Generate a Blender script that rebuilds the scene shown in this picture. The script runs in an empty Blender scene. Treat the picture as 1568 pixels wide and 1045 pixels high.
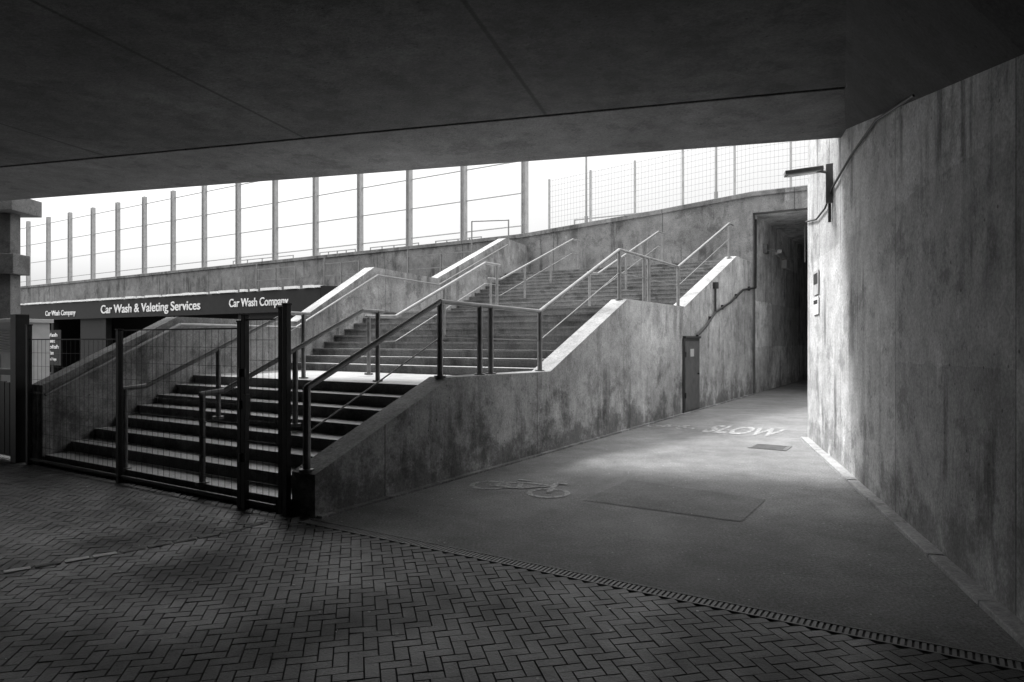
import bpy, math, random
from mathutils import Vector, Matrix
random.seed(7)
scene = bpy.context.scene

# ---------------------------------------------------------------- site frame (metres)
O = Vector((-1.78, 6.17, 0)); D = Vector((.531, .847, 0)).normalized(); S = Vector((-D.y, D.x, 0))
def P(p, q, z=0.0):
    v = O + D*p + S*q
    return Vector((v.x, v.y, z))
def pq(x, y):
    v = Vector((x, y, 0)) - O
    return v.dot(D), v.dot(S)
def rwx(y): return 1.815 + .271*y          # face line of the long right-hand wall
E2 = Vector((.961, -.277, 0)).normalized(); N2 = Vector((.277, .961, 0)).normalized()
def B(e, n, z): 
    v = E2*e + N2*n
    return Vector((v.x, v.y, z))
def qL(p): return 5.0 + .17*p              # left edge of the staircase (it fans out)

# ---------------------------------------------------------------- mesh builder
class MB:
    def __init__(s): s.v=[]; s.f=[]; s.m=[]
    def quad(s, pts, m=0):
        b=len(s.v); s.v += [tuple(p) for p in pts]; s.f.append(tuple(range(b,b+len(pts)))); s.m.append(m)
    def prism(s, poly, z0, z1, m=0, mtop=None):
        n=len(poly); b=len(s.v)
        z1s = z1 if isinstance(z1,(list,tuple)) else [z1]*n
        z0s = z0 if isinstance(z0,(list,tuple)) else [z0]*n
        for q,z in zip(poly,z0s): s.v.append((q[0],q[1],z))
        for q,z in zip(poly,z1s): s.v.append((q[0],q[1],z))
        area=sum(poly[i][0]*poly[(i+1)%n][1]-poly[(i+1)%n][0]*poly[i][1] for i in range(n))
        idx=list(range(n))
        if area<0: idx=idx[::-1]
        s.f.append(tuple(b+i for i in idx[::-1])); s.m.append(m)
        s.f.append(tuple(b+n+i for i in idx)); s.m.append(m if mtop is None else mtop)
        for k in range(n):
            i,j=idx[k],idx[(k+1)%n]
            s.f.append((b+i,b+j,b+n+j,b+n+i)); s.m.append(m)
    def pqbox(s,p0,p1,q0,q1,z0,z1,m=0,mtop=None):
        s.prism([P(p0,q0),P(p1,q0),P(p1,q1),P(p0,q1)],z0,z1,m,mtop)
    def tube(s,a,b,r,n=10,m=0,r2=None):
        a=Vector(a);b=Vector(b); d=(b-a)
        if d.length<1e-6: return
        d.normalize(); u=d.cross(Vector((0,0,1)))
        if u.length<.05: u=Vector((D.x,D.y,0))
        u.normalize(); w=d.cross(u)
        r2=r if r2 is None else r2
        k=len(s.v)
        for i in range(n):
            t=2*math.pi*i/n; s.v.append(tuple(a+(u*math.cos(t)+w*math.sin(t))*r))
        for i in range(n):
            t=2*math.pi*i/n; s.v.append(tuple(b+(u*math.cos(t)+w*math.sin(t))*r2))
        for i in range(n):
            j=(i+1)%n; s.f.append((k+i,k+j,k+n+j,k+n+i)); s.m.append(m)
        s.f.append(tuple(k+i for i in range(n))[::-1]); s.m.append(m)
        s.f.append(tuple(k+n+i for i in range(n))); s.m.append(m)
    def path(s,pts,r,n=10,m=0):
        for a,b in zip(pts[:-1],pts[1:]): s.tube(a,b,r,n,m)
        for c in pts[1:-1]: s.ball(c,r*1.01,m)
    def ball(s,c,r,m=0,n=8):
        c=Vector(c); k=len(s.v)
        rings=5
        for i in range(1,rings):
            ph=math.pi*i/rings
            for j in range(n):
                t=2*math.pi*j/n
                s.v.append((c.x+r*math.sin(ph)*math.cos(t),c.y+r*math.sin(ph)*math.sin(t),c.z+r*math.cos(ph)))
        for i in range(rings-2):
            for j in range(n):
                j2=(j+1)%n
                s.f.append((k+i*n+j,k+(i+1)*n+j,k+(i+1)*n+j2,k+i*n+j2)); s.m.append(m)
        s.f.append(tuple(k+j for j in range(n))); s.m.append(m)
        s.f.append(tuple(k+(rings-2)*n+j for j in range(n))[::-1]); s.m.append(m)
    def bar(s,a,b,w,h,m=0):   # rectangular bar, w horizontal, h vertical-ish
        a=Vector(a);b=Vector(b);d=(b-a).normalized()
        up=Vector((0,0,1)) if abs(d.z)<.95 else Vector((D.x,D.y,0))
        u=d.cross(up).normalized()*w/2; t=u.cross(d).normalized()*h/2
        k=len(s.v)
        for c in (a,b):
            for x,y in ((-1,-1),(1,-1),(1,1),(-1,1)): s.v.append(tuple(c+u*x+t*y))
        for f in ((0,1,2,3),(7,6,5,4),(0,4,5,1),(1,5,6,2),(2,6,7,3),(3,7,4,0)):
            s.f.append(tuple(k+i for i in f)); s.m.append(m)
    def make(s,name,mats,parent=None,bevel=0,smooth=False):
        me=bpy.data.meshes.new(name); me.from_pydata(s.v,[],s.f); me.update()
        for m in mats: me.materials.append(m)
        me.polygons.foreach_set('material_index',s.m)
        if smooth: me.polygons.foreach_set('use_smooth',[True]*len(s.f))
        ob=bpy.data.objects.new(name,me); scene.collection.objects.link(ob)
        if bevel:
            md=ob.modifiers.new('Bevel','BEVEL'); md.width=bevel; md.segments=2; md.limit_method='ANGLE'; md.angle_limit=math.radians(35)
        if parent: ob.parent=parent
        return ob
def empty(name):
    o=bpy.data.objects.new(name,None); scene.collection.objects.link(o); o.empty_display_size=.2; return o

# ---------------------------------------------------------------- materials
class NT:
    def __init__(s,name):
        s.mat=bpy.data.materials.new(name); s.mat.use_nodes=True; s.t=s.mat.node_tree
        s.b=s.t.nodes['Principled BSDF']
        s.geo=s.t.nodes.new('ShaderNodeNewGeometry')
    def n(s,k,**kw):
        x=s.t.nodes.new(k)
        for a,b in kw.items(): setattr(x,a,b)
        return x
    def l(s,a,b): s.t.links.new(a,b)
    def val(s,node,i,v):
        if isinstance(v,bpy.types.NodeSocket): s.l(v,node.inputs[i])
        else: node.inputs[i].default_value=v
    def math(s,op,a,b=0.0,c=None,clamp=False):
        x=s.n('ShaderNodeMath',operation=op); x.use_clamp=clamp
        s.val(x,0,a); s.val(x,1,b)
        if c is not None: s.val(x,2,c)
        return x.outputs[0]
    def noise(s,scale,detail=4,rough=.55,sc=(1,1,1),off=(0,0,0)):
        mp=s.n('ShaderNodeMapping'); mp.inputs['Scale'].default_value=sc; mp.inputs['Location'].default_value=off
        s.l(s.geo.outputs['Position'],mp.inputs[0])
        x=s.n('ShaderNodeTexNoise'); x.inputs['Scale'].default_value=scale; x.inputs['Detail'].default_value=detail; x.inputs['Roughness'].default_value=rough
        s.l(mp.outputs[0],x.inputs['Vector']); return x.outputs[0]
    def remap(s,v,a,b,c,d):
        x=s.n('ShaderNodeMapRange'); s.val(x,0,v); 
        for i,q in enumerate((a,b,c,d)): x.inputs[i+1].default_value=q
        return x.outputs[0]
    def dot(s,vec):
        x=s.n('ShaderNodeVectorMath',operation='DOT_PRODUCT'); s.l(s.geo.outputs['Position'],x.inputs[0]); x.inputs[1].default_value=vec
        return x.outputs['Value']
    def z(s):
        x=s.n('ShaderNodeSeparateXYZ'); s.l(s.geo.outputs['Position'],x.inputs[0]); return x.outputs[2]
    def color(s,v):
        x=s.n('ShaderNodeCombineColor')
        for i in range(3): s.l(v,x.inputs[i])
        s.l(x.outputs[0],s.b.inputs['Base Color'])
    def bump(s,h,strength=.4,dist=.01):
        x=s.n('ShaderNodeBump'); x.inputs['Strength'].default_value=strength; x.inputs['Distance'].default_value=dist
        s.l(h,x.inputs['Height']); s.l(x.outputs[0],s.b.inputs['Normal'])
def concrete(name,base,blotch=.5,streak=.4,rough=.8,joints=(),dirt=0.0,dirt_h=.8,bump=.5,lifts=0.0,spec=.3,cracks=True,jd=.42,stain=.3):
    t=NT(name)
    a=t.remap(t.noise(.55,4,.62),.3,.7,1-blotch*.5,1+blotch*.45)
    b=t.remap(t.noise(3.2,7,.76,off=(3,1,7)),.34,.66,1-blotch*.45,1+blotch*.38)
    c=t.remap(t.noise(38,2,.75),.3,.7,.74,1.26)
    v=t.math('MULTIPLY',t.math('MULTIPLY',a,b),c)
    if streak:
        # run-off stains: narrow tongues, broken up, only in places
        st=t.remap(t.noise(1.4,6,.7,sc=(2.2,2.2,.22)),.50,.60,0.0,streak)
        br=t.remap(t.noise(.8,3,.6,off=(7,2,9)),.42,.58,0.0,1.0)
        v=t.math('MULTIPLY',v,t.math('SUBTRACT',1.06,t.math('MULTIPLY',st,br)))
        # pale lime bloom
        lb=t.remap(t.noise(1.9,7,.75,sc=(1.3,1.3,.45),off=(21,3,6)),.58,.66,1.0,1.3)
        v=t.math('MULTIPLY',v,lb)
    stn=t.remap(t.noise(1.3,7,.78,off=(11,5,2)),.54,.59,1.0,1-stain)
    v=t.math('MULTIPLY',v,stn)
    if cracks:
        vo=t.n('ShaderNodeTexVoronoi'); vo.inputs['Scale'].default_value=6; t.l(t.geo.outputs['Position'],vo.inputs['Vector'])
        pit=t.remap(vo.outputs['Distance'],.05,.09,.35,1.0)
        v=t.math('MULTIPLY',v,pit)
    if dirt:
        zz=t.math('ADD',t.z(),t.remap(t.noise(2.2,7,.8),.35,.65,-dirt_h,dirt_h*.9))
        v=t.math('MULTIPLY',v,t.remap(zz,0,dirt_h*.8,1-dirt,1.0))
    h=t.noise(26,5,.72)
    for (vec,sp,off,w) in joints:
        x=t.math('FRACT',t.math('DIVIDE',t.math('ADD',t.dot(vec),off),sp))
        x=t.math('ABSOLUTE',t.math('SUBTRACT',x,.5))
        j=t.remap(x,.5-w/sp,.5-w/sp*.4,1.0,jd)
        v=t.math('MULTIPLY',v,j)
    if lifts:
        fl=t.n('ShaderNodeTexWhiteNoise',noise_dimensions='2D'); cx=t.n('ShaderNodeCombineXYZ')
        t.l(t.math('FLOOR',t.math('DIVIDE',t.math('ADD',t.dot(joints[0][0]),joints[0][2]),joints[0][1])),cx.inputs[0])
        t.l(t.math('FLOOR',t.math('DIVIDE',t.math('ADD',t.z(),t.remap(t.noise(3,3),.3,.7,-.03,.03)),1.42)),cx.inputs[1]); t.l(cx.outputs[0],fl.inputs[0])
        v=t.math('MULTIPLY',v,t.remap(fl.outputs[0],0,1,1-lifts,1+lifts*.4))
    t.color(t.math('MULTIPLY',v,base))
    t.b.inputs['Roughness'].default_value=rough; t.b.inputs['Specular IOR Level'].default_value=spec
    t.bump(h,bump,.012)
    return t.mat
def plain(name,base,rough=.5,metal=0.,var=.15,bump=.15,spec=.5):
    t=NT(name)
    a=t.remap(t.noise(6,4,.6),.3,.7,1-var,1+var)
    t.color(t.math('MULTIPLY',a,base))
    t.b.inputs['Roughness'].default_value=rough; t.b.inputs['Metallic'].default_value=metal; t.b.inputs['Specular IOR Level'].default_value=spec
    return t.mat
def asphalt(name,base,rough=.6,spec=.4):
    t=NT(name)
    a=t.remap(t.noise(.5,5,.65),.3,.7,.65,1.32); b=t.remap(t.noise(3.5,6,.75,off=(5,5,5)),.3,.7,.74,1.26)
    c=t.remap(t.noise(48,3,.85),.30,.70,.30,1.75)
    vo=t.n('ShaderNodeTexVoronoi'); vo.inputs['Scale'].default_value=17; t.l(t.geo.outputs['Position'],vo.inputs['Vector'])
    sp=t.remap(vo.outputs['Distance'],.08,.15,3.4,1.0)
    msk=t.remap(vo.outputs['Color'],.80,.84,0,1)
    sp=t.math('ADD',1.0,t.math('MULTIPLY',t.math('SUBTRACT',sp,1.0),msk))
    t.color(t.math('MULTIPLY',t.math('MULTIPLY',t.math('MULTIPLY',a,b),t.math('MULTIPLY',c,sp)),base))
    t.l(t.remap(t.noise(1.3,3),.3,.7,rough-.12,rough+.12),t.b.inputs['Roughness']); t.b.inputs['Specular IOR Level'].default_value=spec
    t.bump(t.noise(60,4,.85),1.0,.010); return t.mat

M_wall   = concrete('concrete_side_wall',.36,.62,.45,.8,joints=[(tuple(D),3.1,1.0,.012)],dirt=.52,dirt_h=.8,stain=.27)
M_wall2  = concrete('concrete_far_wall',.22,.7,.5,.8,joints=[(tuple(D),3.1,.3,.012)],dirt=.4,dirt_h=.85,stain=.35)
M_cap    = concrete('concrete_coping',.28,.6,.0,.8,stain=.25)
M_right  = concrete('concrete_retaining',.45,.55,.6,.8,joints=[((.262,.965,0),2.45,.4,.010)],dirt=.40,dirt_h=.6,lifts=.30,stain=.32)
M_tun    = concrete('concrete_tunnel',.66,.65,.55,.8,joints=[(tuple(D),2.45,.4,.010)],dirt=.40,dirt_h=.6,lifts=.3)
M_back   = concrete('concrete_parapet',.17,.6,.6,.85,joints=[(tuple(S),4.0,.4,.02)])
M_tread  = concrete('stair_tread',.38,.3,.0,.34,spec=.8,bump=.2,cracks=False)  # sky-lit brightness of the step tops put into a lighter base
M_riser  = concrete('stair_riser',.13,.5,.4,.8,cracks=False)  # shade on the step fronts put into a darker base
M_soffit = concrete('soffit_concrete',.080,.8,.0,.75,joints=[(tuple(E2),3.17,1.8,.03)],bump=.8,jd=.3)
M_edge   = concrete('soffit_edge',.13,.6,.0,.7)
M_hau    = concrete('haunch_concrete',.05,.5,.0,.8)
M_steel  = plain('galvanised_steel',.22,.45,.5,.2)
M_dark   = plain('dark_painted_steel',.02,.45,0,.3)
M_pale   = plain('pale_steel',.45,.6,0,.1)
M_border = plain('border_block',.50,.45,0,.5)
M_mesh   = plain('fence_wire',.30,.6,0,.1)
M_post   = plain('barrier_post_steel',.36,.6,0,.15)
M_black  = plain('black_fascia',.012,.6,0,.2,spec=.3)
M_white  = plain('white_lettering',.75,.6,0,.08)
M_asph   = asphalt('asphalt_surface',.185)
M_asph2  = asphalt('asphalt_patch',.135)
M_ground = asphalt('ground_surface',.10)
M_mortar = plain('paving_sand',.026,.9,0,.3)
M_drain  = plain('drain_iron',.17,.5,0,.4)
M_kerb   = concrete('kerb_concrete',.34,.5,0,.7,cracks=False)
M_door   = plain('door_paint',.07,.5,0,.35)
M_plate  = plain('sign_plate',.42,.5,0,.25)
M_glass  = plain('lamp_diffuser',.6,.3,0,.05)

def brick_mat():
    t=NT('clay_pavers')
    at=t.n('ShaderNodeAttribute',attribute_name='tone')
    v=t.remap(at.outputs['Fac'],0,1,.62,1.45)
    a=t.remap(t.noise(.6,5,.65),.3,.7,.62,1.4); c=t.remap(t.noise(80,2,.75),.3,.7,.5,1.5)
    t.color(t.math('MULTIPLY',t.math('MULTIPLY',v,.044),t.math('MULTIPLY',a,c)))
    t.l(t.remap(t.noise(1.1,5,.65,off=(2,2,2)),.35,.65,.32,.66),t.b.inputs['Roughness']); t.b.inputs['Specular IOR Level'].default_value=.45
    t.bump(t.noise(50,4,.7),.8,.005); return t.mat
M_brick=brick_mat()
def marking():
    t=NT('worn_road_paint')
    n=t.noise(16,6,.85); m=t.remap(n,.44,.58,.15,.50)
    t.color(m); t.b.inputs['Roughness'].default_value=.6; t.bump(t.noise(60,4,.85),.8,.008); return t.mat
M_mark=marking()

# ---------------------------------------------------------------- ground
m=MB(); m.quad([(-300,-300,-.02),(300,-300,-.02),(300,300,-.02),(-300,300,-.02)]); m.make('ground',[M_ground])
m=MB(); m.quad([P(-.05,.2,0),P(-.05,-7,0),P(45,-7,0),P(45,.2,0)]); m.make('asphalt_path',[M_asph])
m=MB(); m.quad([P(1.9,-1.75,.004),P(1.9,-3.3,.004),P(2.9,-3.3,.004),P(3.1,-1.75,.004)]); m.make('asphalt_repair_patch',[M_asph2])

# brick paving: herringbone at 45 degrees to the drain
bm=MB(); tones=[]
L,W=.15,.075; th=math.radians(45)
ax=(D*math.cos(th)+S*math.sin(th)); ay=(-D*math.sin(th)+S*math.cos(th))
C0=P(-4,0)
def addbrick(x,y,w,h):
    cx,cy=x+w/2,y+h/2
    c=C0+ax*cx+ay*cy
    p_,q_=pq(c.x,c.y)
    lim=-.23 if q_<.0 else -.14
    if p_>lim or c.y<-1.5 or c.x<-12 or c.y>13 or c.x>rwx(c.y)-.14: return
    k=len(bm.v); g_=.0016; zt=.012+random.uniform(-.0012,.0012)
    tx=random.uniform(-.02,.02); ty=random.uniform(-.02,.02)
    for (ins,z) in ((g_,.004),(g_+.0025,zt)):
        for a,b in ((x+ins,y+ins),(x+w-ins,y+ins),(x+w-ins,y+h-ins),(x+ins,y+h-ins)):
            v=C0+ax*a+ay*b
            bm.v.append((v.x,v.y,z+((a-cx)*tx+(b-cy)*ty if z>.005 else 0)))
    for f in ((4,5,6,7),(0,1,5,4),(1,2,6,5),(2,3,7,6),(3,0,4,7)):
        bm.f.append(tuple(k+i for i in f)); bm.m.append(0)
    r=random.random(); tones.extend([r]*5)
R=190
for a in range(-R,R):
    for b in range(-80,80):
        x=(a+4*b)*W; y=a*W
        if abs(x)>13 or abs(y)>13: continue
        addbrick(x,y,L,W); addbrick(x-W,y,W,L)
pav=bm.make('brick_paving',[M_brick])
at=pav.data.attributes.new('tone','FLOAT','FACE'); at.data.foreach_set('value',tones)
m=MB(); m.quad([P(-.05,14,.003),P(-16,14,.003),P(-16,-8,.003),P(-.06,-8,.003)]); m.make('paving_bed',[M_mortar])

# soldier course across the paving; paler blocks at left paint in lit bricks
m=MB()
cur=[Vector((-5.6,3.3,0)),Vector((-4.4,4.15,0)),Vector((-3.5,4.68,0)),Vector((-2.95,5.12,0)),Vector((-2.4,5.62,0)),Vector((-2.15,6.0,0))]
for si,(a,b) in enumerate(zip(cur[:-1],cur[1:])):
    n=max(1,int((b-a).length/.16)); dd=(b-a).normalized(); nn=Vector((-dd.y,dd.x,0))
    for i in range(n):
        s0=a+(b-a)*(i/n)+dd*.012; s1=a+(b-a)*((i+1)/n)-dd*.012
        z=.018+random.uniform(-.001,.001)
        m.prism([s0-nn*.035,s1-nn*.035,s1+nn*.035,s0+nn*.035],.004,z,0 if (si<3 and random.random()>.3) else 1)
m.make('paving_border_course',[M_border,M_cap],bevel=.003)

# drainage channel
m=MB()
m.pqbox(-.19,-.075,0.0,-5.25,-.01,.0045,1)
m.pqbox(-.195,-.182,0.0,-5.25,-.01,.014,0); m.pqbox(-.082,-.069,0.0,-5.25,-.01,.014,0)
q=-.02
while q>-5.2:
    m.pqbox(-.182,-.082,q,q-.020,-.005,.011,0); q-=.033
m.make('drainage_channel',[M_drain,M_black])

# ---------------------------------------------------------------- staircase
prof=[(0.0,0.0)]
z=0
for i in range(8):
    p=.33*i; prof.append((p,z)); z=1.05*(i+1)/8; prof.append((p,z))
for i in range(9):
    p=4.55+.34*i; prof.append((p,z)); z=1.05+1.2*(i+1)/9; prof.append((p,z))
for i in range(12):
    p=10.75+.38*i; prof.append((p,z)); z=2.25+1.6*(i+1)/12; prof.append((p,z))
prof.append((17.05,z))
m=MB()
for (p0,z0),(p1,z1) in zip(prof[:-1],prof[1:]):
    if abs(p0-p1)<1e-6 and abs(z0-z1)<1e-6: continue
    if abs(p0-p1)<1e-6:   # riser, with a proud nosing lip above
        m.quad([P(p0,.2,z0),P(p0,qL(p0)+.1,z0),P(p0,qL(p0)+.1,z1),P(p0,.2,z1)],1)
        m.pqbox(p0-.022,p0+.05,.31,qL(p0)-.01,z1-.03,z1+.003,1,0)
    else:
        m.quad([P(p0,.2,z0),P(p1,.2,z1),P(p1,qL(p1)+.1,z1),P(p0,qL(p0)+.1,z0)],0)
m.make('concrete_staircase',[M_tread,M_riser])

m=MB()
near=[(0,.39),(2.02,1.18),(4.40,1.16),(7.28,2.36),(10.55,2.36),(15.1,3.96),(17.0,3.96)]
def extrude_profile(mb,pts,qa,qb,zb):
    n=len(pts)
    lo=[P(p,qa(p),z) for p,z in pts]; hi=[P(p,qb(p),z) for p,z in pts]
    lob=[P(p,qa(p),zb) for p,z in pts]; hib=[P(p,qb(p),zb) for p,z in pts]
    for i in range(n-1):
        mb.quad([lob[i],lob[i+1],lo[i+1],lo[i]],0)
        mb.quad([hib[i+1],hib[i],hi[i],hi[i+1]],0)
        mb.quad([lo[i],lo[i+1],hi[i+1],hi[i]],1)
    mb.quad([hib[0],lob[0],lo[0],hi[0]],0); mb.quad([lob[-1],hib[-1],hi[-1],lo[-1]],0)
extrude_profile(m,near,lambda p:0.0,lambda p:.31,-.1)
m.make('stair_side_wall',[M_wall,M_cap])
m=MB()
left=[(-.05,1.03),(2.0,1.98),(4.75,1.98),(7.35,3.3),(10.3,3.3),(15.0,5.05),(17.0,5.05)]
extrude_profile(m,left,lambda p:qL(p),lambda p:qL(p)+.3,-.1)
m.make('stair_side_wall.001',[M_wall2,M_cap])

# handrails ---------------------------------------------------
def handrail(name,rail,posts,zbase,mat,r=.028,pr=.032,lower=(.42,)):
    mb=MB()
    pts=[P(*a) for a in rail]
    mb.path(pts,r,12)
    mb.ball(pts[0],r,0); mb.ball(pts[-1],r,0)
    for off in lower:
        mb.path([v-Vector((0,0,off)) for v in pts],.008,6)
    for pp in posts:
        for a,b in zip(rail[:-1],rail[1:]):
            if a[0]<=pp<=b[0]+1e-6 and b[0]>a[0]:
                t=(pp-a[0])/(b[0]-a[0]); zz=a[2]+(b[2]-a[2])*t; qq=a[1]+(b[1]-a[1])*t
                zb=zbase(pp)
                mb.tube(P(pp,qq,zb),P(pp,qq,zz),pr,10)
                mb.tube(P(pp,qq,zb-.02),P(pp,qq,zb+.018),.07,12)
                break
    return mb.make(name,[mat],smooth=False)
def interp(tab):
    def f(p):
        for (a,za),(b,zb) in zip(tab[:-1],tab[1:]):
            if a<=p<=b: return za+(zb-za)*((p-a)/(b-a) if b>a else 0)
        return tab[-1][1] if p>tab[-1][0] else tab[0][1]
    return f
stairz=interp([(-5,0),(-.01,0),(0,.13),(2.31,1.05),(4.55,1.07),(7.27,2.25),(10.75,2.27),(14.93,3.85),(17,3.85)])
nearz=interp(near)
handrail('metal_handrail',[(.04,.155,1.17),(2.02,.155,2.06),(4.36,.155,2.03),(7.27,.155,3.26),(10.56,.155,3.25),(14.9,.155,4.85),(15.3,.155,4.86)],[.04,2.02,2.83,3.08,4.36,7.27,8.5,8.75,10.56,14.9],nearz,M_steel,r=.03,pr=.036)
handrail('metal_handrail.001',[(-.02,3.15,1.05),(.25,3.15,1.07),(2.31,3.15,2.0),(2.7,3.15,2.0)],[.0,1.2,2.6],stairz,M_steel,lower=())
handrail('metal_handrail.002',[(-.02,1.68,1.05),(.25,1.68,1.07),(2.31,1.68,2.0),(2.7,1.68,2.0)],[.0,1.2,2.6],stairz,M_steel,lower=())
handrail('metal_handrail.003',[(3.85,3.1,2.0),(4.55,3.1,2.02),(7.27,3.1,3.2),(7.8,3.1,3.2)],[3.9,5.9,7.7],stairz,M_steel)
handrail('metal_handrail.004',[(10.2,5.0,3.2),(10.75,5.0,3.22),(14.93,5.0,4.8),(15.4,5.0,4.8)],[10.3,12.0,13.5,15.3],stairz,M_steel)
handrail('metal_handrail.005',[(10.2,2.2,3.2),(10.75,2.2,3.22),(14.93,2.2,4.8),(15.4,2.2,4.8)],[10.3,12.5,15.3],stairz,M_steel)
mb=MB(); mb.path([P(p,qL(p)-.07,z-.12) for p,z in left[:3]],.022,8); mb.make('wall_handrail',[M_steel])
mb=MB(); mb.path([P(p,qL(p)-.07,z) for p,z in [(4.4,1.75),(7.4,3.12),(10.3,3.12),(15,4.82)]],.022,8)
mb.make('wall_handrail.001',[M_steel])

# ---------------------------------------------------------------- mesh gate line at the foot of the stairs
def mesh_panel(mb,q0,q1,p0,p1,zt,step=.075):
    a=P(p0,q0); b=P(p1,q1); L_=(b-a).length; n=int(L_/step)
    for i in range(n+1):
        c=a+(b-a)*(i/n); mb.bar((c.x,c.y,.09),(c.x,c.y,zt),.003,.003)
    for k in range(10):
        z=.09+(zt-.09)*k/9; mb.bar((a.x,a.y,z),(b.x,b.y,z),.0035,.0035)
    mb.bar((a.x,a.y,.09),(b.x,b.y,.09),.022,.022); mb.bar((a.x,a.y,zt),(b.x,b.y,zt),.012,.014)
e=empty('mesh_gate_fence')
mb=MB()
posts=[(-.10,.26,1.93),(-.06,.37,1.90),(-.14,.80,1.84),(-.14,.86,1.78),(-.14,3.0,1.72),(-.14,5.15,1.8)]
for p_,q_,h in posts:
    c=P(p_,q_); mb.bar((c.x,c.y,0),(c.x,c.y,h),.055,.055)
    mb.bar((c.x,c.y,h),(c.x,c.y,h+.015),.068,.068)
mb.make('gate_posts',[M_dark],e,bevel=.004)
mb=MB(); mesh_panel(mb,.37,.80,-.14,-.14,1.8); mesh_panel(mb,.9,2.97,-.14,-.14,1.72,.1); mesh_panel(mb,3.04,5.12,-.14,-.14,1.62,.1)
mb.make('gate_mesh',[M_dark],e)
mb=MB()
for z in (.5,1.0,1.3):
    c=P(-.17,.80,z); mb.tube(c-Vector((0,0,.04)),c+Vector((0,0,.04)),.035,8)
c=P(-.17,.74,1.0); mb.bar(c-Vector((0,0,.1)),c+Vector((0,0,.1)),.05,.05)
mb.make('gate_hardware',[M_dark],e)

# dark panel fence left of the stairs
e=empty('panel_fence')
mb=MB()
for q_ in (5.5,7.4,9.4,11.4):
    c=P(-.1,q_); mb.bar((c.x,c.y,0),(c.x,c.y,1.95 if q_<6 else 1.25),.16,.16)
q_=5.6
while q_<11.3:
    mb.pqbox(-.12,-.085,q_,q_+.135,.06,1.05+random.uniform(-.01,.01)); q_+=.15
for z in (.3,.9,1.18): mb.bar(P(-.06,5.5,z),P(-.06,11.4,z),.05,.08)
mb.make('fence_panels',[M_dark],e,bevel=.004)
mb=MB(); mb.pqbox(1.6,2.2,9.9,11.1,0,1.95); mb.pqbox(1.55,2.25,9.85,11.15,1.95,2.02)
for i in range(9): mb.pqbox(1.585,1.6,10.0,11.0,1.40+i*.05,1.42+i*.05,1)
mb.pqbox(1.59,1.6,10.49,10.51,.05,1.35,1)
mb.make('utility_cabinet',[M_pale,M_dark],bevel=.008)

# ---------------------------------------------------------------- right hand retaining wall, tunnel
E_=Vector((rwx(11.2),11.2,0)); pE,qE=pq(E_.x,E_.y)
m=MB()
poly=[Vector((rwx(-4),-30,0)),Vector((rwx(-4),-4,0)),E_,P(36,qE),P(36,qE-14),Vector((22,-30,0))]
m.prism(poly,-.1,5.5,0)
m.make('retaining_wall',[M_right],bevel=.03)
m=MB(); 
yy=-4.0
while yy<11.1:
    y2=min(yy+.9,11.15)
    a=Vector((rwx(yy+.006),yy+.006,0)); b=Vector((rwx(y2-.006),y2-.006,0)); nn=Vector((-.965,.262,0))
    m.prism([a+nn*-.02,b+nn*-.02,b+nn*.11,a+nn*.11],-.01,.035+random.uniform(-.004,.004)); yy=y2
m.make('wall_kerb',[M_kerb],bevel=.008)
m=MB()
m.prism([P(.02,0.01),P(17,0.01),P(17,-.07),P(.02,-.07)],-.01,.02)
m.make('path_edging',[M_wall])

topz=interp([(-14,6.0),(0,5.96),(3.1,5.7),(8.1,5.37),(12,5.33),(45,5.13),(90,4.95)])
m=MB()
qs=[-14,qE,0,.31,1.5,3.1,5,8.1,12,18,25,35,45,60,90]
for a,b in zip(qs[:-1],qs[1:]):
    zb=5.46 if (a>=qE-.01 and b<=.01) else -.1
    if a==-14: zb=5.3
    m.prism([P(17,a),P(17,b),P(17.35,b),P(17.35,a)],zb,[topz(a),topz(b),topz(b),topz(a)],0,0)
    m.prism([P(16.95,a),P(16.95,b),P(17.40,b),P(17.40,a)],[topz(a)+.001,topz(b)+.001,topz(b)+.001,topz(a)+.001],[topz(a)+.13,topz(b)+.13,topz(b)+.13,topz(a)+.13],0,0)
m.make('parapet_wall',[M_back])
m=MB()
m.pqbox(17.36,36,0.0,.35,-.1,5.46); m.pqbox(17.36,36,qE-.3,.35,5.46,5.85); m.pqbox(34,34.3,qE,0,0,5.46)
m.make('tunnel',[M_tun])
m=MB(); m.pqbox(17.4,60,.36,90,-.1,4.2); m.pqbox(17.4,60,-14,.35,5.86,5.9); m.make('embankment',[M_ground])

# ---------------------------------------------------------------- bridge deck
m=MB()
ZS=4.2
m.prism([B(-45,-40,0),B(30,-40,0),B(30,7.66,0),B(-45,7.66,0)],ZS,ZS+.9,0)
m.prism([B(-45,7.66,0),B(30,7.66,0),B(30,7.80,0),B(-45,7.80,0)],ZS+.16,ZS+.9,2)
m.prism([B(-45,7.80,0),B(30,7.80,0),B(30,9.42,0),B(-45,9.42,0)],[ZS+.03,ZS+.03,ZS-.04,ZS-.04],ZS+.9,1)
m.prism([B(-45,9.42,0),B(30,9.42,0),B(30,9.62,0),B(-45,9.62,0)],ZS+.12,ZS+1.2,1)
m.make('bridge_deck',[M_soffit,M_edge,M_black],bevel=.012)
m=MB(); m.prism([B(-45,-13,0),B(6,-13,0),B(6,-13.6,0),B(-45,-13.6,0)],-.1,ZS-.002); m.make('unseen_back_wall',[M_hau])  # unseen wall added behind the camera to keep light out of the underpass
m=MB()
A1=Vector((rwx(8.5)+.02,8.5,ZS-.002)); A2=Vector((2.4,4.9,ZS-.002)); A3=Vector((rwx(3.78),3.78,3.19)); A4=Vector((rwx(-4),-4,3.19)); A5=Vector((-.4,-4,ZS-.002)); A6=Vector((1.9,3.9,ZS-.002))
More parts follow.
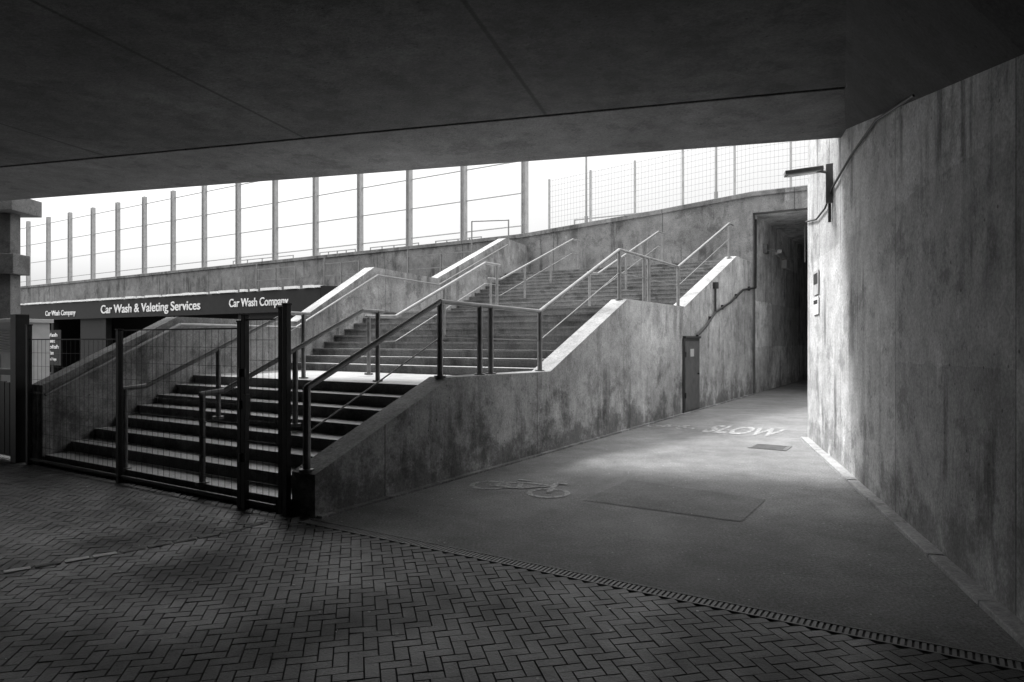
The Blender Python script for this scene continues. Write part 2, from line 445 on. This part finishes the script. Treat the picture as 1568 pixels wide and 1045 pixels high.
m.quad([A1,A2,A3]); m.quad([A2,A6,A3]); m.quad([A6,A5,A4,A3])
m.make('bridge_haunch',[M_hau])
m=MB(); m.bar(B(1.25,4.0,ZS-.01),B(1.36,7.6,ZS-.01),.06,.03); m.make('soffit_joint_strip',[M_dark])

m=MB(); c=Vector((-10.62,14.4,0))
def sq(c,a,b): return [c+Vector((-a,-b,0)),c+Vector((a,-b,0)),c+Vector((a,b,0)),c+Vector((-a,b,0))]
m.prism(sq(c,.15,.15),-.05,3.0); m.prism(sq(c,.28,.25),3.0,3.42); m.prism(sq(c,.15,.15),3.42,4.28); m.prism(sq(c+Vector((-.2,0,0)),.6,.45),4.28,4.62)
m.make('bridge_pier',[M_edge],bevel=.012)

# ---------------------------------------------------------------- fences on the parapet
e=empty('roadside_barrier_fence')
mb=MB(); mr=MB()
for i in range(20):
    q_=8.11+2.76*i; zt=topz(q_)+.12
    mb.bar(P(17.17,q_-.09,zt),P(17.17,q_-.09,zt+4.35),.02,.20)
    mb.bar(P(17.17,q_+.09,zt),P(17.17,q_+.09,zt+4.35),.02,.20)
    mb.bar(P(17.17,q_,zt),P(17.17,q_,zt+4.33),.18,.03)
    mb.bar(P(17.17,q_,zt),P(17.17,q_,zt+.03),.34,.3)
for h in (.35,1.55,2.75,3.95):
    mr.bar(P(17.2,8.1,topz(8.1)+.12+h),P(17.2,45,topz(45)+.12+h),.035,.035)
    mr.bar(P(17.2,45,topz(45)+.12+h),P(17.2,61,topz(61)+.12+h),.035,.035)
mb.make('fence_posts',[M_post],e); mr.make('fence_rails',[M_post],e)

e=empty('weld_mesh_fence')
mb=MB(); mr=MB()
for i in range(9):
    q_=7.1-1.63*i; zt=topz(q_)+.12
    mb.bar(P(17.2,q_,zt),P(17.2,q_,zt+1.85),.06,.06)
for k in range(10):
    h=.08+k*.19
    for q0,q1 in ((7.1,3.1),(3.1,0),(0,-6)):
        mr.bar(P(17.23,q0,topz(q0)+.12+h),P(17.23,q1,topz(q1)+.12+h),.006,.006)
q_=7.1
while q_>-6:
    zt=topz(q_)+.12; mr.bar(P(17.235,q_,zt+.05),P(17.235,q_,zt+1.82),.005,.005); q_-=.12
mb.make('fence_posts',[M_post],e); mr.make('fence_mesh',[M_mesh],e)
for i,(q_,h) in enumerate(((5.83,7),(1.26,7))):
    mb=MB(); zt=topz(q_)
    mb.tube(P(17.6,q_,zt-1.4),P(17.6,q_,zt+.5),.065,12); mb.tube(P(17.6,q_,zt+.5),P(17.6,q_,zt+h),.04,12,0,.03)
    mb.tube(P(17.6,q_,zt+h),P(16.9,q_,zt+h+.25),.03,8); mb.bar(P(16.9,q_,zt+h+.25),P(16.3,q_,zt+h+.3),.22,.09)
    mb.make('street_lamp' if i==0 else 'street_lamp.001',[M_mesh],bevel=.003)
mb=MB()
for q0,q1 in ((-1,7.5),(12,14.5),(15.5,18.5),(19.5,22),(24,29)):
    z0=5.6 if q0>5 else 5.9
    for z in (z0,z0+.5): mb.bar(P(20,q0,z),P(20,q1,z),.04,.04)
    for k in range(5):
        q_=q0+(q1-q0)*k/4; mb.bar(P(20,q_,4.2),P(20,q_,z0+.52),.04,.04)
mb.make('pedestrian_guard_rail',[M_post])
mb=MB()
mb.path([P(16.2,8.2,4.4),P(16.2,8.2,5.9),P(16.2,9.8,6.0),P(16.2,9.8,4.4)],.025,8)
mb.make('walkway_guard_rail',[M_steel])
mb=MB()
for q0,q1 in ((9.4,12.6),(15.2,17.2),(19.0,21.6)):
    for z in (4.35,4.85): mb.bar(P(15.9,q0,z),P(15.9,q1,z),.035,.035)
    for k in range(3):
        q_=q0+(q1-q0)*k/2; mb.bar(P(15.9,q_,3.3 if q_>12 else 0),P(15.9,q_,4.87+(.25 if k==2 else 0)),.05,.05)
mb.make('roof_guard_rail',[M_steel])

# ---------------------------------------------------------------- car wash unit
cw=empty('car_wash_building')
m=MB()
m.pqbox(10.95,16.2,12.0,34,3.0,3.3); m.pqbox(15.9,16.2,12,34,0,3.0); m.pqbox(10.95,16.2,12.0,12.2,0,3.0); m.pqbox(10.95,16.2,33.8,34,0,3.0)
for q_ in (16,20.5,25,29.5): m.pqbox(11,11.25,q_,q_+.22,0,3.0)
m.pqbox(11.05,11.15,12.2,15.9,0,3.0); m.pqbox(11.05,11.15,25.2,27.2,0,3.0)
m.make('walls_and_roof',[M_black],cw,bevel=.01)
m=MB(); m.pqbox(10.86,10.945,11.9,34.1,2.56,3.3); m.prism([P(10.86,11.89),P(10.945,11.89),P(11.9,11.0),P(11.8,11.0)],2.56,3.36)
m.make('fascia',[M_black],cw,bevel=.005)
m=MB(); q_=11.9
while q_<34:
    w=random.choice((.25,.4,.9,.6)); m.pqbox(10.80,10.95,q_,min(q_+w,34),3.31,3.37+random.uniform(0,.03)); q_+=w+random.choice((.06,.1,.3))
m.make('roof_trim',[M_white],cw)
def text(name,s,q_left,width,z,p_,size_h,parent,mat):
    cu=bpy.data.curves.new(name,'FONT'); cu.body=s; cu.size=1; cu.extrude=.01; cu.offset=.012
    o=bpy.data.objects.new(name,cu); scene.collection.objects.link(o)
    bpy.context.view_layer.update(); dim=o.dimensions
    sx=width/dim.x; sy=size_h/dim.y
    me=bpy.data.meshes.new_from_object(o.evaluated_get(bpy.context.evaluated_depsgraph_get()))
    bpy.data.objects.remove(o)
    o=bpy.data.objects.new(name,me); scene.collection.objects.link(o); me.materials.clear(); me.materials.append(mat)
    x=-S*sx; y=Vector((0,0,1))*sy; zz=-D
    pos=P(p_,q_left,z)
    o.matrix_world=Matrix(((x.x,y.x,zz.x,pos.x),(x.y,y.y,zz.y,pos.y),(x.z,y.z,zz.z,pos.z),(0,0,0,1)))
    mw=o.matrix_world.copy(); o.parent=parent; o.matrix_world=mw
    return o
text('sign_lettering','Car Wash & Valeting Services',25.1,6.9,2.76,10.845,.46,cw,M_white)
text('sign_lettering_small','Car Wash Company',16.5,3.1,2.80,10.845,.38,cw,M_white)
text('sign_lettering_side','Car Wash Company',29.9,2.7,2.75,10.845,.30,cw,M_white)
m=MB(); m.pqbox(10.90,10.94,28.6,30.2,.5,2.1); m.make('price_board',[M_black],cw)
for i in range(5):
    text('price_line_%d'%i,['Wash','Valet','Polish','Wax','Open 7 days'][i],29.9,[1.0,.8,1.1,.7,.9][i],1.8-i*.27,10.895,.17,cw,M_white)

# ---------------------------------------------------------------- details on walls
m=MB()
m.pqbox(10.38,11.55,-.03,.01,.02,1.66,1); m.pqbox(10.45,11.48,-.045,-.03,.06,1.60,0)
m.pqbox(10.40,11.53,-.075,0,1.66,1.71,1)
for z in (.4,1.3): m.tube(P(10.46,-.055,z-.06),P(10.46,-.055,z+.06),.012,8,1)
m.tube(P(11.35,-.045,.85),P(11.35,-.09,.85),.02,8,1)
m.make('service_door',[M_door,M_dark],bevel=.004)
m=MB(); m.pqbox(10.8,11.05,-.052,-.0455,1.25,1.42); m.make('door_notice_sign',[M_plate])
m=MB()
m.path([P(11.3,-.05,1.72),P(12.0,-.05,1.95),P(12.8,-.05,2.32),P(14.2,-.05,2.62),P(15.6,-.05,3.05),P(17.2,-.05,3.22),P(17.25,-.05,5.3)],.03,8)
m.path([P(12.8,-.05,2.32),P(12.8,-.05,2.95)],.03,8); m.tube(P(12.8,-.06,2.9),P(12.8,-.06,3.06),.07,10)
for p_,z_ in ((12.4,2.14),(13.5,2.47),(14.9,2.83),(16.4,3.14)): 
    c=P(p_,-.03,z_); m.bar(c-Vector((0,0,.06)),c+Vector((0,0,.06)),.06,.05)
m.make('cable_conduit',[M_dark])
m=MB(); m.pqbox(18.4,18.8,-.12,0,4.4,4.7); m.tube(P(18.6,-.1,4.5),P(18.6,-.5,4.45),.03,8); m.bar(P(18.4,-.5,4.42),P(19.0,-.5,4.34),.14,.13)
m.make('security_camera',[M_steel],bevel=.01)
m=MB(); m.bar(P(20.2,-.05,4.6),P(22.0,-.05,4.6),.1,.14); m.pqbox(21.5,22.1,-.16,0,4.2,4.5); m.make('tunnel_light_fitting',[M_pale],bevel=.01)
NR=Vector((-.965,.262,0)); TR=Vector((.262,.965,0))
def RW(y,off,z): 
    v=Vector((rwx(y),y,0))+NR*off; return Vector((v.x,v.y,z))
m=MB()
m.bar(RW(9.15,.03,3.45),RW(9.15,.03,3.98),.10,.06); m.tube(RW(9.15,.04,3.86),RW(9.15,.22,3.90),.022,8)
m.bar(RW(9.15,.12,3.915),RW(9.15,.60,3.875),.18,.06); m.bar(RW(9.15,.2,3.878),RW(9.15,.56,3.848),.13,.02,1)
m.make('wall_lamp',[M_steel,M_glass],bevel=.008)
m=MB()
m.path([RW(11.15,.03,3.55),RW(10.2,.03,3.42),RW(9.5,.03,3.45),RW(9.0,.03,3.62),RW(7.9,.03,3.75),RW(6.8,.03,3.80),RW(5.6,.03,3.62)],.014,8)
m.tube(RW(9.18,.03,3.45),RW(9.18,.03,3.2),.02,8)
m.make('cable_conduit.001',[M_dark])
for i,(z0,z1) in enumerate(((2.30,2.66),(2.0,2.26))):
    m=MB(); a=RW(10.1,.008,0); b=RW(10.55,.008,0); n=NR*.012
    m.prism([a,b,b+n,a+n],z0,z1)
    m.prism([a+TR*.06+n,b-TR*.06+n,b-TR*.06+n*1.3,a+TR*.06+n*1.3],z0+.16,z1-.04,1)
    m.make('notice_sign' if i==0 else 'notice_sign.001',[M_plate if i==0 else M_white,M_dark])

m=MB(); c=Vector((3.9,10.3,0))
pm,qm=pq(c.x,c.y)
m.pqbox(pm-.28,pm+.22,qm-.27,qm+.27,-.01,.008,1); m.pqbox(pm-.25,pm+.19,qm-.24,qm+.24,-.01,.012,0)
for k in range(7): m.pqbox(pm-.235+k*.06,pm-.21+k*.06,qm-.22,qm+.22,.0,.016,1)
m.make('manhole_cover',[M_drain,M_steel])

# painted markings on the path
def bike(name,p0,q0,sc,flip=1):
    mb=MB()
    def pt(x,y): return P(p0+y*sc,q0-x*sc*flip,.005)
    def ring(cx,cy,r,w=.07):
        n=28
        for i in range(n):
            a=2*math.pi*i/n; b=2*math.pi*(i+1)/n
            mb.quad([pt(cx+r*math.cos(a),cy+r*math.sin(a)),pt(cx+r*math.cos(b),cy+r*math.sin(b)),pt(cx+(r-w)*math.cos(b),cy+(r-w)*math.sin(b)),pt(cx+(r-w)*math.cos(a),cy+(r-w)*math.sin(a))])
    ring(-.45,0,.28); ring(.45,0,.28)
    for k,(a,b) in enumerate((((-.45,0),(-.2,.42)),((-.2,.40),(.3,.40)),((-.2,.42),(-.02,.02)),((-.02,.02),(.3,.40)),((-.45,.0),(-.06,.0)),((.45,0),(.27,.55)),((-.3,.5),(-.12,.5)),((.27,.55),(.42,.58)))):
        A=pt(*a);Bv=pt(*b); d=(Bv-A).normalized(); n=Vector((-d.y,d.x,0))*.03
        z=Vector((0,0,.0007*(k+1)))
        mb.quad([A-n+z,Bv-n+z,Bv+n+z,A+n+z])
    mb.make(name,[M_mark])
bike('bicycle_road_marking',2.0,-.93,.82)
bike('bicycle_road_marking.001',8.0,-.55,.62)
cu=bpy.data.curves.new('slow','FONT'); cu.body='SLOW'; cu.size=1; cu.offset=.03
o=bpy.data.objects.new('slow',cu); scene.collection.objects.link(o); bpy.context.view_layer.update(); dim=o.dimensions.copy()
me=bpy.data.meshes.new_from_object(o.evaluated_get(bpy.context.evaluated_depsgraph_get())); bpy.data.objects.remove(o)
o=bpy.data.objects.new('slow_road_marking',me); scene.collection.objects.link(o); me.materials.clear(); me.materials.append(M_mark)
x=-S*(1.25/dim.x); y=D*(1.15/dim.y); pos=P(7.7,-1.2,.005)
o.matrix_world=Matrix(((x.x,y.x,0,pos.x),(x.y,y.y,0,pos.y),(0,0,1,pos.z),(0,0,0,1)))

m=MB()
for i in range(520):
    x=random.uniform(-6,5); y=random.uniform(2.6,13); 
    if x>rwx(y)-.15: continue
    p_,q_=pq(x,y)
    if q_>-.05 and p_>-.1: continue
    r=random.uniform(.004,.012); a=random.uniform(0,6.28); h=.018 if p_<0 else .006
    pts=[(x+r*random.uniform(.6,1.2)*math.cos(a+k*1.257),y+r*random.uniform(.6,1.2)*math.sin(a+k*1.257),h+random.uniform(0,.004)) for k in range(5)]
    m.quad(pts)
m.make('ground_litter',[M_plate])

# ---------------------------------------------------------------- light, sky, camera
sunv=Vector((-.44,.34,.83)).normalized()
elev=math.asin(sunv.z); rot=math.atan2(sunv.x,sunv.y)
w=bpy.data.worlds.new('World'); scene.world=w; w.use_nodes=True; nt=w.node_tree
bg=nt.nodes['Background']; sk=nt.nodes.new('ShaderNodeTexSky'); sk.sky_type='NISHITA'; sk.sun_disc=False
sk.sun_elevation=elev; sk.sun_rotation=rot; sk.dust_density=6; sk.air_density=1.5; sk.ozone_density=1
bw=nt.nodes.new('ShaderNodeRGBToBW'); nt.links.new(sk.outputs[0],bw.inputs[0])
# overcast luminance (brighter zenith than horizon) laid over the clear sky, in monochrome
tc=nt.nodes.new('ShaderNodeTexCoord'); sx=nt.nodes.new('ShaderNodeSeparateXYZ'); nt.links.new(tc.outputs['Generated'],sx.inputs[0])
mx=nt.nodes.new('ShaderNodeMath'); mx.operation='MAXIMUM'; nt.links.new(sx.outputs[2],mx.inputs[0]); mx.inputs[1].default_value=0
pw=nt.nodes.new('ShaderNodeMath'); pw.operation='POWER'; nt.links.new(mx.outputs[0],pw.inputs[0]); pw.inputs[1].default_value=2
ma=nt.nodes.new('ShaderNodeMath'); ma.operation='MULTIPLY_ADD'; nt.links.new(pw.outputs[0],ma.inputs[0]); ma.inputs[1].default_value=24.0; ma.inputs[2].default_value=2.4
ad=nt.nodes.new('ShaderNodeMath'); ad.operation='ADD'; nt.links.new(bw.outputs[0],ad.inputs[0]); nt.links.new(ma.outputs[0],ad.inputs[1])
nt.links.new(ad.outputs[0],bg.inputs[0]); bg.inputs[1].default_value=.14
sl=bpy.data.lights.new('sun','SUN'); sl.energy=5.0; sl.angle=math.radians(12); sl.color=(1,1,1)
so=bpy.data.objects.new('sun',sl); scene.collection.objects.link(so); so.rotation_euler=(-sunv).to_track_quat('-Z','Y').to_euler()
scene.view_settings.view_transform='Standard'; scene.view_settings.look='None'; scene.view_settings.exposure=0
cd=bpy.data.cameras.new('camera'); cd.lens=24; cd.sensor_width=36; cd.clip_end=1000; cd.clip_start=.05
co=bpy.data.objects.new('camera',cd); scene.collection.objects.link(co); co.location=(0,0,1.6); co.rotation_euler=(math.radians(90),0,0)
scene.camera=co
